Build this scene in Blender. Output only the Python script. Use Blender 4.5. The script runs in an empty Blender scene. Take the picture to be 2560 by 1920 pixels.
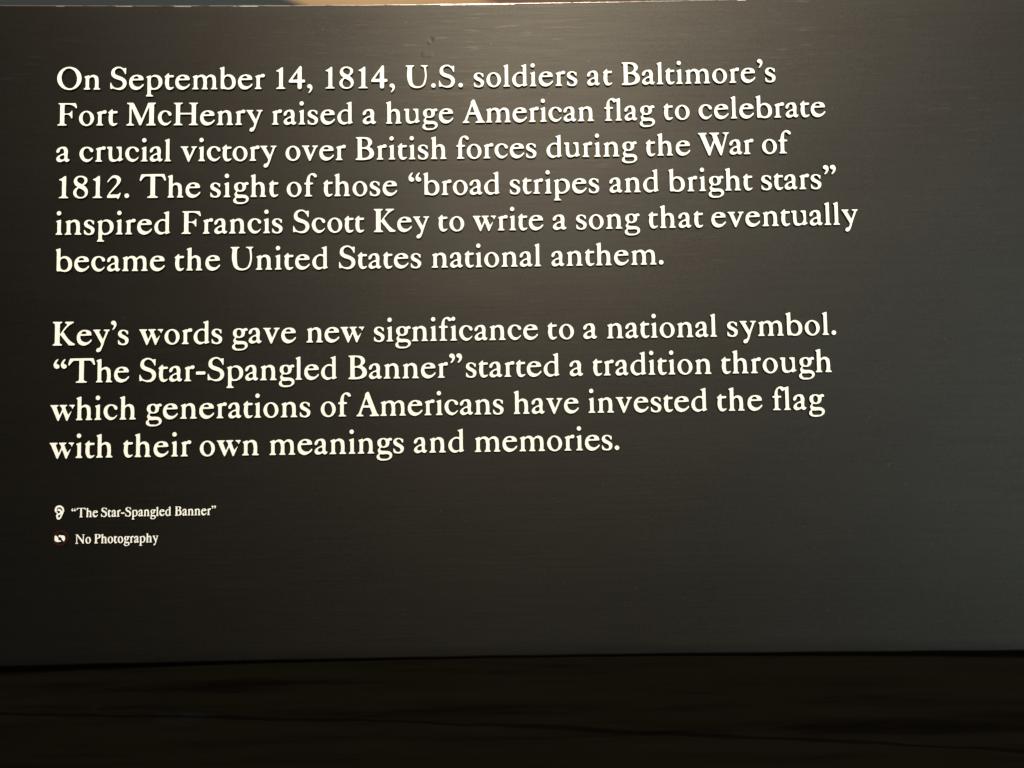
import bpy, math, random
from mathutils import Matrix, Vector, noise
from mathutils.geometry import tessellate_polygon

# ------------------------------------------------------------------ camera
scene = bpy.context.scene
cam_data = bpy.data.cameras.new('camera')
cam = bpy.data.objects.new('camera', cam_data)
scene.collection.objects.link(cam)
cam_data.sensor_width = 36.0
cam_data.lens = 1923.0 / 2560.0 * 36.0
cam_data.clip_start = 0.02
cam_data.clip_end = 100.0
right = Vector((0.9998929, -0.00144688, -0.01456329))
up = Vector((0.01445805, -0.05661086, 0.99829163))
fwd = Vector((0.00226885, 0.99839527, 0.05658387))
m = Matrix.Identity(4)
for i, v in enumerate((right, up, -fwd)):
    for j in range(3):
        m[j][i] = v[j]
m.translation = Vector((0.42661, -0.72232, -0.32731))
cam.matrix_world = m
scene.camera = cam

# ------------------------------------------------------------------ world, exposure
world = bpy.data.worlds.new('World')
scene.world = world
world.use_nodes = True
bg = world.node_tree.nodes['Background']
bg.inputs['Color'].default_value = (0.90, 0.84, 0.68, 1)
bg.inputs['Strength'].default_value = 0.010
vs = scene.view_settings
vs.view_transform = 'Standard'
vs.look = 'None'
vs.exposure = 0.0
vs.gamma = 1.0
vs.use_curve_mapping = False


# ------------------------------------------------------------------ gallery lamps and added fill lamps
def lamp(name, loc, target, power, size, color, size_y=None, spread=180):
    d = bpy.data.lights.new(name, 'AREA')
    d.energy = power
    d.size = size
    if size_y:
        d.shape = 'RECTANGLE'
        d.size_y = size_y
    d.color = color
    d.spread = math.radians(spread)
    o = bpy.data.objects.new(name, d)
    scene.collection.objects.link(o)
    o.location = loc
    o.rotation_euler = (Vector(target) - Vector(loc)).to_track_quat('-Z', 'Y').to_euler()
    return o


lamp('track_lamp_key', (0.55, -2.40, 1.60), (0.38, 0, -0.25), 112, 0.5, (1.0, 0.93, 0.80))
lamp('fill_lamp_right', (1.73, -2.40, 1.60), (0.7, 0, -0.2), 22, 0.5, (1.0, 0.94, 0.82))  # added to carry the warm glare further right
lamp('rim_fill_lamp', (0.40, 0.06, 1.30), (0.40, 0.10, 0.0), 14, 0.4, (1.0, 0.93, 0.80), 0.12)  # added overhead to make the top rim shine
lamp('fill_lamp_left', (-0.60, -2.40, 1.60), (0.2, 0, -0.2), 8, 0.5, (1.0, 0.92, 0.80))  # weak lamp added to lift the upper left of the sheet
lamp('cool_lamp', (2.75, -2.40, -0.20), (0.9, 0, -0.3), 38, 1.6, (0.70, 0.89, 0.97))


# ------------------------------------------------------------------ node helpers
def new_mat(name):
    mt = bpy.data.materials.new(name)
    mt.use_nodes = True
    nt = mt.node_tree
    return mt, nt, nt.nodes['Principled BSDF']


def nd(nt, kind, **kw):
    n = nt.nodes.new(kind)
    for k, v in kw.items():
        if k in n.inputs:
            n.inputs[k].default_value = v
        else:
            setattr(n, k, v)
    return n


def stretched_noise(nt, scale, noise_scale, detail=4.0, rough=0.6, rot=(0, 0, 0), loc=(0, 0, 0)):
    tc = nd(nt, 'ShaderNodeTexCoord')
    mp = nd(nt, 'ShaderNodeMapping')
    mp.inputs['Scale'].default_value = scale
    mp.inputs['Rotation'].default_value = rot
    mp.inputs['Location'].default_value = loc
    n = nd(nt, 'ShaderNodeTexNoise')
    n.inputs['Scale'].default_value = noise_scale
    n.inputs['Detail'].default_value = detail
    n.inputs['Roughness'].default_value = rough
    nt.links.new(tc.outputs['Object'], mp.inputs['Vector'])
    nt.links.new(mp.outputs['Vector'], n.inputs['Vector'])
    return n.outputs['Fac']


def ramp(nt, fac, stops, interp='LINEAR'):
    r = nd(nt, 'ShaderNodeValToRGB')
    r.color_ramp.interpolation = interp
    el = r.color_ramp.elements
    while len(el) > 1:
        el.remove(el[-1])
    for k, (p, c) in enumerate(stops):
        e = el[0] if k == 0 else el.new(p)
        e.position = p
        e.color = c if len(c) == 4 else (*c, 1)
    nt.links.new(fac, r.inputs['Fac'])
    return r.outputs['Color']


def math_node(nt, op, a, b):
    n = nd(nt, 'ShaderNodeMath', operation=op)
    for i, v in enumerate((a, b)):
        if isinstance(v, (int, float)):
            n.inputs[i].default_value = v
        else:
            nt.links.new(v, n.inputs[i])
    return n.outputs[0]


def mix_col(nt, fac, a, b):
    n = nd(nt, 'ShaderNodeMix', data_type='RGBA')
    for sock, v in ((n.inputs[0], fac), (n.inputs[6], a), (n.inputs[7], b)):
        if isinstance(v, (int, float)):
            sock.default_value = v
        elif isinstance(v, tuple):
            sock.default_value = (*v, 1)
        else:
            nt.links.new(v, sock)
    return n.outputs[2]


# ------------------------------------------------------------------ materials
# dark patinated, horizontally brushed metal
metal, nt, bs = new_mat('dark_brushed_metal')
cloud = stretched_noise(nt, (1.0, 1.0, 2.2), 5.0, 5, 0.6)
fine = stretched_noise(nt, (9, 1, 260), 1.6, 5, 0.65)
dash = stretched_noise(nt, (34, 1, 420), 1.0, 2, 0.5, loc=(3.1, 0, 7.7))
patch = stretched_noise(nt, (2.2, 1, 5), 2.0, 3, 0.5, loc=(9, 0, 2))
dash_mask = math_node(nt, 'MULTIPLY', ramp(nt, dash, [(0.60, (0, 0, 0)), (0.70, (1, 1, 1))]),
                      ramp(nt, patch, [(0.45, (0, 0, 0)), (0.64, (1, 1, 1))]))
tcz = nd(nt, 'ShaderNodeTexCoord')
spz = nd(nt, 'ShaderNodeSeparateXYZ')
nt.links.new(tcz.outputs['Object'], spz.inputs[0])
# the dashes are strongest along the top of the sheet
dash_fade = ramp(nt, math_node(nt, 'ADD', spz.outputs['Z'], 0.55), [(0.15, (0.3, 0.3, 0.3)), (0.42, (0.4, 0.4, 0.4)), (0.58, (1, 1, 1))])
dash_mask = math_node(nt, 'MULTIPLY', dash_mask, dash_fade)
base = ramp(nt, cloud, [(0.30, (0.0240, 0.0205, 0.0178)), (0.5, (0.0275, 0.0240, 0.0202)), (0.72, (0.0305, 0.0278, 0.0228))])
base = mix_col(nt, math_node(nt, 'MULTIPLY', dash_mask, 0.85), base, (0.070, 0.065, 0.055))
hue = stretched_noise(nt, (1, 1, 1), 16, 4, 0.6, loc=(2, 0, 8))
base = mix_col(nt, ramp(nt, hue, [(0.38, (0, 0, 0)), (0.62, (0.5, 0.5, 0.5))]), base, (0.0255, 0.0252, 0.0205))
streak = stretched_noise(nt, (5, 1, 210), 1.3, 5, 0.7, loc=(6, 0, 2))
base = mix_col(nt, ramp(nt, streak, [(0.48, (0, 0, 0)), (0.72, (0.42, 0.42, 0.42))]), base, (0.036, 0.0325, 0.027))
base = mix_col(nt, ramp(nt, streak, [(0.28, (0.4, 0.4, 0.4)), (0.48, (0, 0, 0))]), base, (0.020, 0.0178, 0.0150))
mottle = stretched_noise(nt, (1.0, 1, 1.5), 620, 3, 0.75)
base = mix_col(nt, ramp(nt, mottle, [(0.30, (0, 0, 0)), (0.70, (1, 1, 1))]), base, mix_col(nt, 0.7, base, (0.044, 0.039, 0.033)))
dust = stretched_noise(nt, (1, 1, 1), 210, 1, 0.4, loc=(11, 0, 5))
base = mix_col(nt, ramp(nt, dust, [(0.80, (0, 0, 0)), (0.82, (0.3, 0.3, 0.3))]), base, (0.09, 0.085, 0.075))
nt.links.new(base, bs.inputs['Base Color'])
bs.inputs['Metallic'].default_value = 1.0
rg = math_node(nt, 'ADD', math_node(nt, 'MULTIPLY', fine, 0.10), 0.445)
nt.links.new(rg, bs.inputs['Roughness'])
bs.inputs['Anisotropic'].default_value = 0.32
bs.inputs['Anisotropic Rotation'].default_value = 0.25
tg = nd(nt, 'ShaderNodeTangent', direction_type='UV_MAP')
nt.links.new(tg.outputs[0], bs.inputs['Tangent'])
bm1 = nd(nt, 'ShaderNodeBump')
bm1.inputs['Strength'].default_value = 0.10
bm1.inputs['Distance'].default_value = 0.0004
tcp = nd(nt, 'ShaderNodeTexCoord')


def spot(x, z, r):
    d = nd(nt, 'ShaderNodeVectorMath', operation='DISTANCE')
    nt.links.new(tcp.outputs['Object'], d.inputs[0])
    d.inputs[1].default_value = (x, bow_at(x) + 0.0018, z)
    return ramp(nt, math_node(nt, 'DIVIDE', d.outputs['Value'], r), [(0.0, (1, 1, 1)), (0.45, (0.7, 0.7, 0.7)), (1.0, (0, 0, 0))], 'EASE')


def bow_at(x):
    return -0.03635 * (x - 0.43) ** 2


dents = None
for sx_, sz_, sr_, k_ in ((0.3548, 0.0483, 0.0035, -2.2), (0.3535, 0.0455, 0.0022, 1.6), (0.349, 0.0335, 0.0040, 0.8), (0.354, 0.0335, 0.0040, 0.8),
                          (0.315, -0.128, 0.0014, 1.0), (0.443, -0.155, 0.0012, 1.2), (0.78, -0.115, 0.0013, 0.8), (0.29, -0.195, 0.0015, 0.9),
                          (0.465, -0.395, 0.0012, 1.2)):
    q_ = math_node(nt, 'MULTIPLY', spot(sx_, sz_, sr_), k_)
    dents = q_ if dents is None else math_node(nt, 'ADD', dents, q_)
nt.links.new(math_node(nt, 'ADD', fine, math_node(nt, 'MULTIPLY', dents, 4.5)), bm1.inputs['Height'])
nt.links.new(bm1.outputs[0], bs.inputs['Normal'])

# the rim of the sheet, worn and chipped, made paler to boost its highlight
rim_metal, nt, bs = new_mat('worn_pale_rim')
chip = stretched_noise(nt, (14, 1, 3), 4.0, 4, 0.65)
nt.links.new(ramp(nt, chip, [(0.36, (0.06, 0.055, 0.045)), (0.50, (0.36, 0.33, 0.28))]), bs.inputs['Base Color'])
bs.inputs['Metallic'].default_value = 1.0
bs.inputs['Roughness'].default_value = 0.42

# cream painted raised letters
cream, nt, bs = new_mat('cream_paint')
bs.inputs['Base Color'].default_value = (0.86, 0.83, 0.76, 1)
bs.inputs['Roughness'].default_value = 0.55
speck = stretched_noise(nt, (1, 1, 1), 900, 2, 0.5)
nt.links.new(ramp(nt, speck, [(0.3, (0.85, 0.82, 0.71)), (0.6, (0.89, 0.86, 0.76))]), bs.inputs['Base Color'])

dark_edge, nt, bs = new_mat('dark_letter_edge')
bs.inputs['Base Color'].default_value = (0.02, 0.016, 0.012, 1)
bs.inputs['Roughness'].default_value = 0.7
bs.inputs['Specular IOR Level'].default_value = 0.1

red_ink, nt, bs = new_mat('dark_red_ink')
bs.inputs['Base Color'].default_value = (0.021, 0.0060, 0.003, 1)
bs.inputs['Roughness'].default_value = 0.7
bs.inputs['Specular IOR Level'].default_value = 0.1

# nearly black stained wood
wood, nt, bs = new_mat('black_stained_wood')
grain = stretched_noise(nt, (2.0, 1, 40), 1.5, 6, 0.65, rot=(0, 0.055, 0))
wood_sheen = stretched_noise(nt, (3.0, 1, 9), 2.0, 4, 0.6, rot=(0, 0.055, 0), loc=(4, 0, 1))
col = ramp(nt, grain, [(0.34, (0.0019, 0.0013, 0.0007)), (0.46, (0.0044, 0.0031, 0.0016)), (0.75, (0.0068, 0.0050, 0.0028))])
col = mix_col(nt, ramp(nt, wood_sheen, [(0.62, (0, 0, 0)), (0.74, (0.7, 0.7, 0.7))]), col, (0.0072, 0.0078, 0.0072))  # cool patches: faint reflections painted into the wood colour
# a long dark shake in the grain that dips towards one end
tcw = nd(nt, 'ShaderNodeTexCoord')
sw = nd(nt, 'ShaderNodeSeparateXYZ')
nt.links.new(tcw.outputs['Object'], sw.inputs[0])
xx = math_node(nt, 'MULTIPLY', sw.outputs['X'], sw.outputs['X'])
line = math_node(nt, 'ADD', math_node(nt, 'MULTIPLY', sw.outputs['X'], 0.030), math_node(nt, 'MULTIPLY', xx, 0.025))
waver = stretched_noise(nt, (9, 1, 9), 1.0, 4, 0.6)
dist = math_node(nt, 'ADD', math_node(nt, 'ADD', sw.outputs['Z'], 0.5858 - 0.0040), math_node(nt, 'ADD', line, math_node(nt, 'MULTIPLY', waver, 0.008)))
width = stretched_noise(nt, (7, 1, 4), 1.0, 3, 0.6, loc=(5, 0, 3))
near = math_node(nt, 'DIVIDE', math_node(nt, 'ABSOLUTE', dist, 0), math_node(nt, 'ADD', math_node(nt, 'MULTIPLY', width, 0.009), -0.0020))
shake = ramp(nt, near, [(0.0, (1, 1, 1)), (0.35, (0.85, 0.85, 0.85)), (1.0, (0, 0, 0))], 'EASE')
col = mix_col(nt, math_node(nt, 'MULTIPLY', shake, 0.75), col, (0.0009, 0.0006, 0.0003))
nt.links.new(col, bs.inputs['Base Color'])
bs.inputs['Roughness'].default_value = 0.8
bs.inputs['Specular IOR Level'].default_value = 0.02
b = nd(nt, 'ShaderNodeBump')
b.inputs['Strength'].default_value = 0.4
b.inputs['Distance'].default_value = 0.0008
nt.links.new(grain, b.inputs['Height'])
nt.links.new(b.outputs[0], bs.inputs['Normal'])

# painted mural behind the panel: teal field, tan shape, dark brown field
mural, nt, bs = new_mat('mural_paint')
tc = nd(nt, 'ShaderNodeTexCoord')
sp = nd(nt, 'ShaderNodeSeparateXYZ')
nt.links.new(tc.outputs['Object'], sp.inputs[0])
wob = stretched_noise(nt, (1, 1, 1), 14, 3, 0.6)
slope = math_node(nt, 'MULTIPLY', math_node(nt, 'SUBTRACT', sp.outputs['Z'], 0.262), 2.6)
pos = math_node(nt, 'ADD', math_node(nt, 'ADD', sp.outputs['X'], slope), math_node(nt, 'MULTIPLY', wob, 0.012))
pos = math_node(nt, 'ADD', math_node(nt, 'MULTIPLY', pos, 0.5), 0.4)
mc = ramp(nt, pos, [(0.20, (0.0085, 0.0125, 0.0120)), (0.42, (0.0060, 0.0125, 0.0130)), (0.463, (0.0045, 0.0095, 0.0105)), (0.475, (0.27, 0.155, 0.072)),
                    (0.52, (0.30, 0.18, 0.085)), (0.590, (0.25, 0.135, 0.060)), (0.604, (0.07, 0.025, 0.013)), (0.66, (0.085, 0.034, 0.017)),
                    (0.80, (0.03, 0.020, 0.012))])
nt.links.new(mc, bs.inputs['Base Color'])
bs.inputs['Roughness'].default_value = 0.8

# ------------------------------------------------------------------ lettering data
# outlines in letter units (x-height 350, capitals 545), closed loops, holes run the other way
LETTERS = {
    'O': '4,270 5,250 9,218 16,191 24,167 36,142 48,121 68,94 84,77 104,58 125,42 152,26 169,18 202,6 224,1 248,-3 280,-6 300,-5 332,-1 360,6 383,14 410,26 436,42 458,58 472,71 492,92 508,112 524,138 536,163 545,186 552,215 557,246 558,270 556,297 552,323 544,354 536,376 524,400 508,426 492,446 472,467 456,482 434,498 412,511 388,522 364,531 336,538 304,543 280,544 253,542 226,538 196,530 174,522 149,510 128,498 107,482 89,466 70,446 52,423 28,380 19,358 11,330 7,302;102,286 102,306 105,334 115,374 131,414 154,450 180,476 196,488 212,496 232,503 248,507 280,507 312,500 332,492 348,482 379,458 405,426 427,390 445,342 454,302 458,270 458,250 455,206 446,166 430,126 407,90 380,62 352,44 332,36 316,32 300,30 280,31 264,33 244,39 212,56 196,67 180,81 153,114 131,154 114,198 106,238 102,266',
    'o': '4,173 8,137 16,108 24,89 32,74 52,48 78,25 106,9 125,1 140,-3 172,-7 207,-3 233,5 264,21 280,33 293,45 312,69 328,98 336,120 340,136 344,173 340,208 329,245 316,270 295,297 268,320 238,337 212,346 192,350 176,351 160,350 140,347 112,338 81,321 56,300 36,276 20,246 8,208;84,189 86,217 90,241 99,265 109,285 124,301 140,313 156,318 176,318 192,313 208,303 226,285 237,269 249,245 257,221 263,193 266,161 265,137 259,105 250,81 242,65 228,48 212,36 196,30 176,30 160,34 144,43 126,61 114,77 102,101 93,125 87,153',
    'n': '7,16 7,12 11,7 23,4 139,4 151,7 155,10 157,16 156,20 134,44 129,56 127,64 128,248 134,264 151,283 175,297 195,301 211,299 227,293 239,285 246,276 252,264 256,252 265,200 267,180 267,132 262,64 259,56 252,44 231,20 230,16 231,11 235,7 247,4 367,4 379,7 383,12 383,16 379,23 363,34 353,44 344,56 342,64 345,108 345,196 338,264 335,280 331,292 324,304 315,315 303,326 288,336 262,348 243,352 227,354 207,352 191,347 174,340 147,323 139,320 135,321 131,323 122,340 119,342 111,342 59,323 36,316 29,312 25,308 23,300 24,296 44,276 47,268 50,256 51,232 51,72 48,60 42,48 31,36 11,23',
    'm': '6,16 7,12 11,7 23,4 135,4 143,5 151,9 153,12 152,20 131,44 125,56 123,64 123,244 125,252 131,264 141,276 149,284 171,297 183,300 195,302 211,299 227,293 239,284 245,276 254,256 264,200 267,172 267,148 260,64 258,56 247,40 228,20 227,12 231,7 247,4 347,4 359,5 367,10 369,16 368,20 351,40 341,60 344,124 345,168 340,244 342,252 349,264 367,284 379,292 391,298 411,301 427,299 439,294 451,287 461,276 469,256 480,196 481,132 476,64 473,56 463,41 442,20 441,12 443,9 451,5 459,4 571,4 579,5 585,8 588,12 588,16 584,24 571,34 562,44 552,60 555,112 555,192 548,268 544,284 539,297 531,309 519,322 495,340 475,348 451,353 427,353 407,348 388,340 369,328 343,305 335,301 331,302 323,306 299,328 279,341 251,351 223,354 205,352 180,344 164,336 143,322 135,318 131,319 127,322 119,340 111,342 101,340 55,323 32,316 25,312 22,308 20,300 21,296 41,276 46,260 47,72 45,60 39,48 27,34 11,23',
    'h': '6,16 7,12 11,7 23,4 135,4 143,5 151,9 153,12 152,20 135,36 129,44 125,52 121,64 121,244 124,256 128,264 143,282 155,291 167,297 187,301 203,299 215,294 227,285 234,276 242,256 252,200 255,156 249,64 246,56 240,44 223,20 223,12 227,7 239,4 351,4 363,7 367,12 367,16 362,24 343,40 333,52 329,60 333,132 332,184 330,212 326,260 323,278 316,296 307,310 291,325 269,340 250,348 227,353 203,353 184,348 165,340 135,321 127,322 123,327 121,344 121,520 119,528 117,532 111,535 93,532 23,509 16,504 12,496 15,487 28,476 34,468 37,460 39,448 39,76 37,60 33,48 24,36 11,24',
    'l': '6,16 7,12 10,8 15,5 51,4 143,5 153,8 156,12 156,16 151,24 139,32 127,44 120,56 117,68 117,516 115,529 111,534 107,535 91,532 55,518 23,508 17,504 13,496 15,488 28,476 35,468 38,460 41,440 41,80 40,64 36,52 25,36 11,24',
    'i': '6,16 7,12 10,8 15,5 55,4 147,5 156,8 159,12 159,16 155,24 143,34 134,44 129,52 125,64 125,336 122,348 115,353 103,350 59,334 31,326 23,320 21,316 20,308 22,304 40,288 44,280 46,268 47,72 45,60 39,48 27,34 11,23;29,504 30,492 32,484 43,468 59,456 79,453 97,456 104,460 113,468 123,484 127,504 122,524 111,540 103,547 95,551 79,554 67,552 59,550 44,540 33,524 31,516',
    'r': '6,16 7,12 11,7 23,4 143,4 155,5 160,8 163,12 162,20 137,40 128,52 124,64 123,236 124,260 131,273 139,280 147,284 159,286 199,283 208,284 219,288 227,295 234,304 237,312 238,324 236,340 232,348 227,353 211,362 191,363 175,360 163,356 151,348 135,333 131,332 127,334 120,340 115,342 107,342 32,316 25,312 21,308 19,300 20,296 40,276 43,268 46,256 47,232 47,72 45,60 36,44 27,34 11,23',
    'b': '9,500 11,492 25,480 31,472 35,456 35,44 37,28 45,16 53,10 61,8 89,13 109,13 185,-1 209,-4 229,-3 252,0 268,4 289,12 312,24 328,36 342,52 357,74 366,92 373,114 377,138 379,164 377,194 373,223 369,240 361,262 349,283 337,299 316,320 299,332 277,344 255,352 229,357 205,358 188,356 165,348 150,340 129,325 125,324 119,328 116,336 115,344 115,520 114,532 112,536 105,539 97,538 21,513 13,508;107,204 108,228 114,252 125,276 137,292 153,304 169,310 189,313 209,310 225,305 241,295 257,280 272,260 283,236 290,212 295,180 297,156 295,132 288,104 279,84 265,64 245,47 225,37 205,34 185,36 169,42 149,54 136,68 126,84 120,104 111,156 108,184',
    'd': '4,163 6,135 12,108 23,79 35,59 51,39 70,23 88,11 116,-2 128,-6 144,-8 156,-8 172,-5 204,7 236,26 244,28 252,27 264,7 272,4 280,4 350,31 356,35 359,43 356,49 344,57 337,63 334,75 333,515 333,527 331,531 328,535 324,536 316,535 268,518 232,509 224,505 219,499 219,491 221,487 244,478 250,471 255,459 258,435 258,367 256,355 252,347 248,345 240,344 196,352 168,351 144,344 125,335 103,323 80,307 65,295 48,277 36,261 24,241 16,223 8,199 5,179;84,175 85,195 89,223 93,239 102,259 111,275 121,287 132,297 148,306 168,313 188,315 212,314 228,309 244,297 254,283 257,271 258,251 258,79 256,71 252,63 244,57 236,53 208,46 180,45 148,52 136,57 124,65 108,83 94,111 86,139',
    'p': '6,-150 7,-154 11,-159 23,-162 151,-162 163,-161 168,-158 171,-154 171,-150 169,-146 164,-142 147,-134 139,-128 124,-110 119,-98 117,-82 117,-26 117,-14 120,-6 123,-2 131,1 187,-4 211,-2 231,1 248,6 269,14 305,34 320,46 339,66 351,81 363,101 375,135 378,158 379,178 378,206 372,238 364,262 355,280 340,298 318,318 299,331 274,342 251,348 231,351 211,351 191,349 179,346 163,339 151,330 135,315 127,312 123,313 119,318 114,334 111,337 103,338 51,319 27,312 19,308 15,302 14,294 17,290 30,278 36,270 39,262 41,250 41,-86 39,-102 33,-118 24,-130 11,-142;111,182 116,258 119,270 125,282 135,294 151,304 175,309 199,309 223,304 239,297 255,285 270,266 285,238 291,218 296,190 297,162 296,134 292,114 282,90 265,66 247,51 223,39 199,33 175,32 159,37 147,46 137,58 128,74 121,98 114,138',
    'e': '4,169 7,133 15,101 28,73 44,49 63,29 87,13 115,1 140,-5 164,-7 191,-3 228,9 252,21 284,44 320,81 332,98 336,108 337,117 335,125 332,130 328,132 320,131 312,125 298,109 284,95 260,79 244,72 232,69 216,67 200,67 180,70 164,75 148,82 132,91 112,109 93,137 83,165 79,193 80,209 83,213 88,217 100,219 316,225 324,227 330,233 331,253 328,273 316,297 304,314 291,325 272,336 244,345 220,350 196,353 168,353 128,346 111,341 92,333 64,313 51,301 40,288 28,269 20,253 12,229 8,211;102,269 103,277 107,285 116,297 124,304 144,316 164,320 184,318 196,313 204,307 216,293 221,281 222,273 221,265 216,260 200,257 116,257 106,261',
    'c': '4,188 5,172 9,148 16,124 24,104 32,88 44,69 69,40 83,28 96,19 117,8 132,2 148,-2 164,-4 180,-3 196,0 212,5 227,12 244,24 263,40 280,58 296,79 306,96 308,104 304,109 296,108 252,70 236,62 220,57 196,56 176,59 156,66 136,78 123,92 110,112 98,140 90,168 88,192 89,220 94,248 101,268 113,288 132,307 152,319 172,323 184,322 196,318 208,311 216,304 224,292 249,244 256,236 264,231 280,227 288,228 296,231 301,236 308,245 312,255 313,264 308,285 296,305 278,320 247,336 213,348 180,353 152,353 120,348 96,340 74,328 56,313 36,291 20,264 13,244 6,216',
    'a': '5,247 6,235 8,228 16,218 24,214 32,212 45,215 56,223 68,238 80,263 87,287 93,299 108,310 124,315 136,314 144,310 159,299 168,283 175,255 177,223 175,211 171,203 160,197 121,183 102,175 67,155 50,143 36,130 24,116 16,103 9,87 6,75 5,63 6,55 11,43 17,31 27,19 36,11 51,3 64,-1 80,-4 96,-3 112,-1 135,7 172,28 180,30 188,28 206,11 216,5 232,0 244,0 263,7 279,19 292,36 296,43 298,51 298,55 294,59 272,61 264,65 258,71 255,79 250,111 250,147 257,223 256,263 249,291 236,319 228,332 215,343 204,349 192,353 168,356 148,357 110,351 76,339 48,323 27,303 16,287 11,275 7,263;77,95 78,103 82,115 89,127 100,139 108,145 124,153 156,161 168,160 172,158 178,151 183,131 186,107 183,87 180,79 174,71 156,59 136,54 116,55 108,58 96,64 88,71 82,79 78,87',
    's': '5,253 7,237 12,222 24,201 34,189 49,177 69,165 92,153 128,138 140,131 150,121 160,109 167,97 169,85 169,73 167,61 161,49 152,40 144,34 132,30 116,28 104,29 84,36 64,51 54,61 42,77 24,109 17,113 12,112 8,107 7,101 7,41 12,28 20,19 28,13 40,8 65,1 112,-6 128,-6 148,-4 168,1 184,7 197,13 208,21 216,30 228,48 236,65 240,78 244,109 243,125 238,141 231,153 221,165 184,194 132,223 96,245 84,257 79,273 79,285 80,293 84,301 92,310 104,316 116,320 128,321 140,319 152,314 168,301 188,277 208,243 212,240 220,240 226,245 229,257 228,309 226,317 223,321 200,326 168,341 148,346 100,347 72,342 46,329 36,321 25,309 16,295 10,281 6,265',
    't': '9,304 14,296 28,284 31,276 31,264 24,213 20,172 21,152 24,119 28,99 40,63 52,38 61,24 76,10 96,-1 120,-7 140,-6 160,0 189,16 200,25 213,40 219,48 221,56 219,60 212,62 176,52 156,50 136,55 124,63 118,72 115,84 108,168 111,228 114,268 117,280 124,287 132,289 200,293 211,296 217,304 221,316 220,328 216,336 210,340 204,341 136,340 120,342 116,345 111,352 105,384 101,388 96,388 88,383 16,317 12,312',
    ',': '6,62 10,46 22,30 32,22 64,11 69,6 73,-2 73,-14 66,-38 58,-54 36,-86 36,-94 40,-98 44,-99 50,-98 68,-86 84,-71 100,-51 112,-30 120,-11 125,6 127,26 124,54 116,74 108,84 98,94 87,102 76,107 64,109 52,109 40,106 31,102 21,94 12,83 8,74',
    '’': '6,509 10,493 22,477 32,469 64,458 69,453 73,445 73,433 66,409 58,393 36,361 36,353 40,349 44,348 50,349 68,361 84,376 100,396 112,417 120,436 125,453 127,473 124,501 116,521 108,531 98,541 87,549 76,554 64,556 52,556 40,553 31,549 21,541 12,530 8,521',
    '”': '2,506 3,498 8,486 20,470 32,462 60,453 64,450 69,442 68,426 60,402 54,390 32,358 32,349 36,343 40,341 44,340 52,343 68,353 86,370 102,390 114,410 123,430 129,450 131,470 128,498 118,522 100,542 88,550 76,555 64,557 52,557 40,554 28,548 16,538 8,527 4,518;165,510 168,494 175,482 181,474 188,468 196,464 224,454 229,450 232,442 231,426 222,402 213,386 198,366 194,358 196,349 204,343 208,342 216,345 232,357 254,378 267,394 276,410 287,434 292,454 294,474 290,502 279,526 270,538 260,546 248,553 236,558 224,559 212,559 200,555 190,550 180,542 172,531 167,522',
    '“': '1,411 2,395 6,379 11,367 18,355 25,347 36,337 48,330 60,326 72,324 84,325 96,329 107,335 116,343 125,355 130,367 130,375 127,391 120,403 113,411 100,420 72,429 66,435 63,443 65,459 72,479 81,495 100,523 101,531 99,535 92,541 88,542 80,539 64,528 44,509 29,491 18,471 8,448 2,427;163,411 164,395 168,379 173,367 180,355 196,339 208,331 220,326 232,324 244,325 256,328 268,335 278,343 287,355 292,367 293,375 289,391 282,403 275,411 264,419 236,428 232,431 226,439 225,447 226,455 234,479 243,495 262,523 263,531 261,535 256,540 252,541 240,538 225,527 204,507 191,491 180,472 171,451 165,431',
    '.': '5,52 8,35 12,27 20,16 31,8 39,4 56,1 76,4 84,8 94,16 105,32 108,42 109,52 108,64 106,72 96,88 80,100 68,104 56,105 46,104 36,101 20,90 12,80 8,72',
    '-': '4,199 4,171 5,163 12,155 27,151 199,152 208,155 214,163 216,187 216,207 212,215 207,220 195,223 23,222 15,220 8,215 4,207',
    '1': '7,16 7,12 10,8 19,5 75,4 207,4 219,7 223,12 223,16 221,20 216,24 199,30 183,41 170,56 166,68 165,276 167,320 167,496 165,508 161,516 158,520 151,522 143,519 122,508 71,469 51,458 18,444 13,440 10,436 11,428 15,423 47,415 63,407 73,396 78,380 79,360 79,84 77,64 72,56 67,50 43,33 14,24 9,20',
    '4': '0,178 1,170 4,162 11,155 19,153 183,152 191,151 199,148 204,142 205,134 205,38 207,22 215,10 225,2 239,-4 251,-5 267,-4 279,1 291,10 298,22 300,38 300,134 304,146 309,150 315,151 351,152 363,154 369,158 375,164 378,174 379,182 375,203 371,211 363,218 351,221 311,221 307,223 302,230 300,246 300,514 297,526 291,536 283,543 271,546 259,543 251,537 219,495 12,214 4,198;89,230 91,238 98,250 191,391 195,394 199,395 203,390 205,374 205,334 205,242 203,234 199,228 191,224 183,223 107,221 95,222 90,226',
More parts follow.
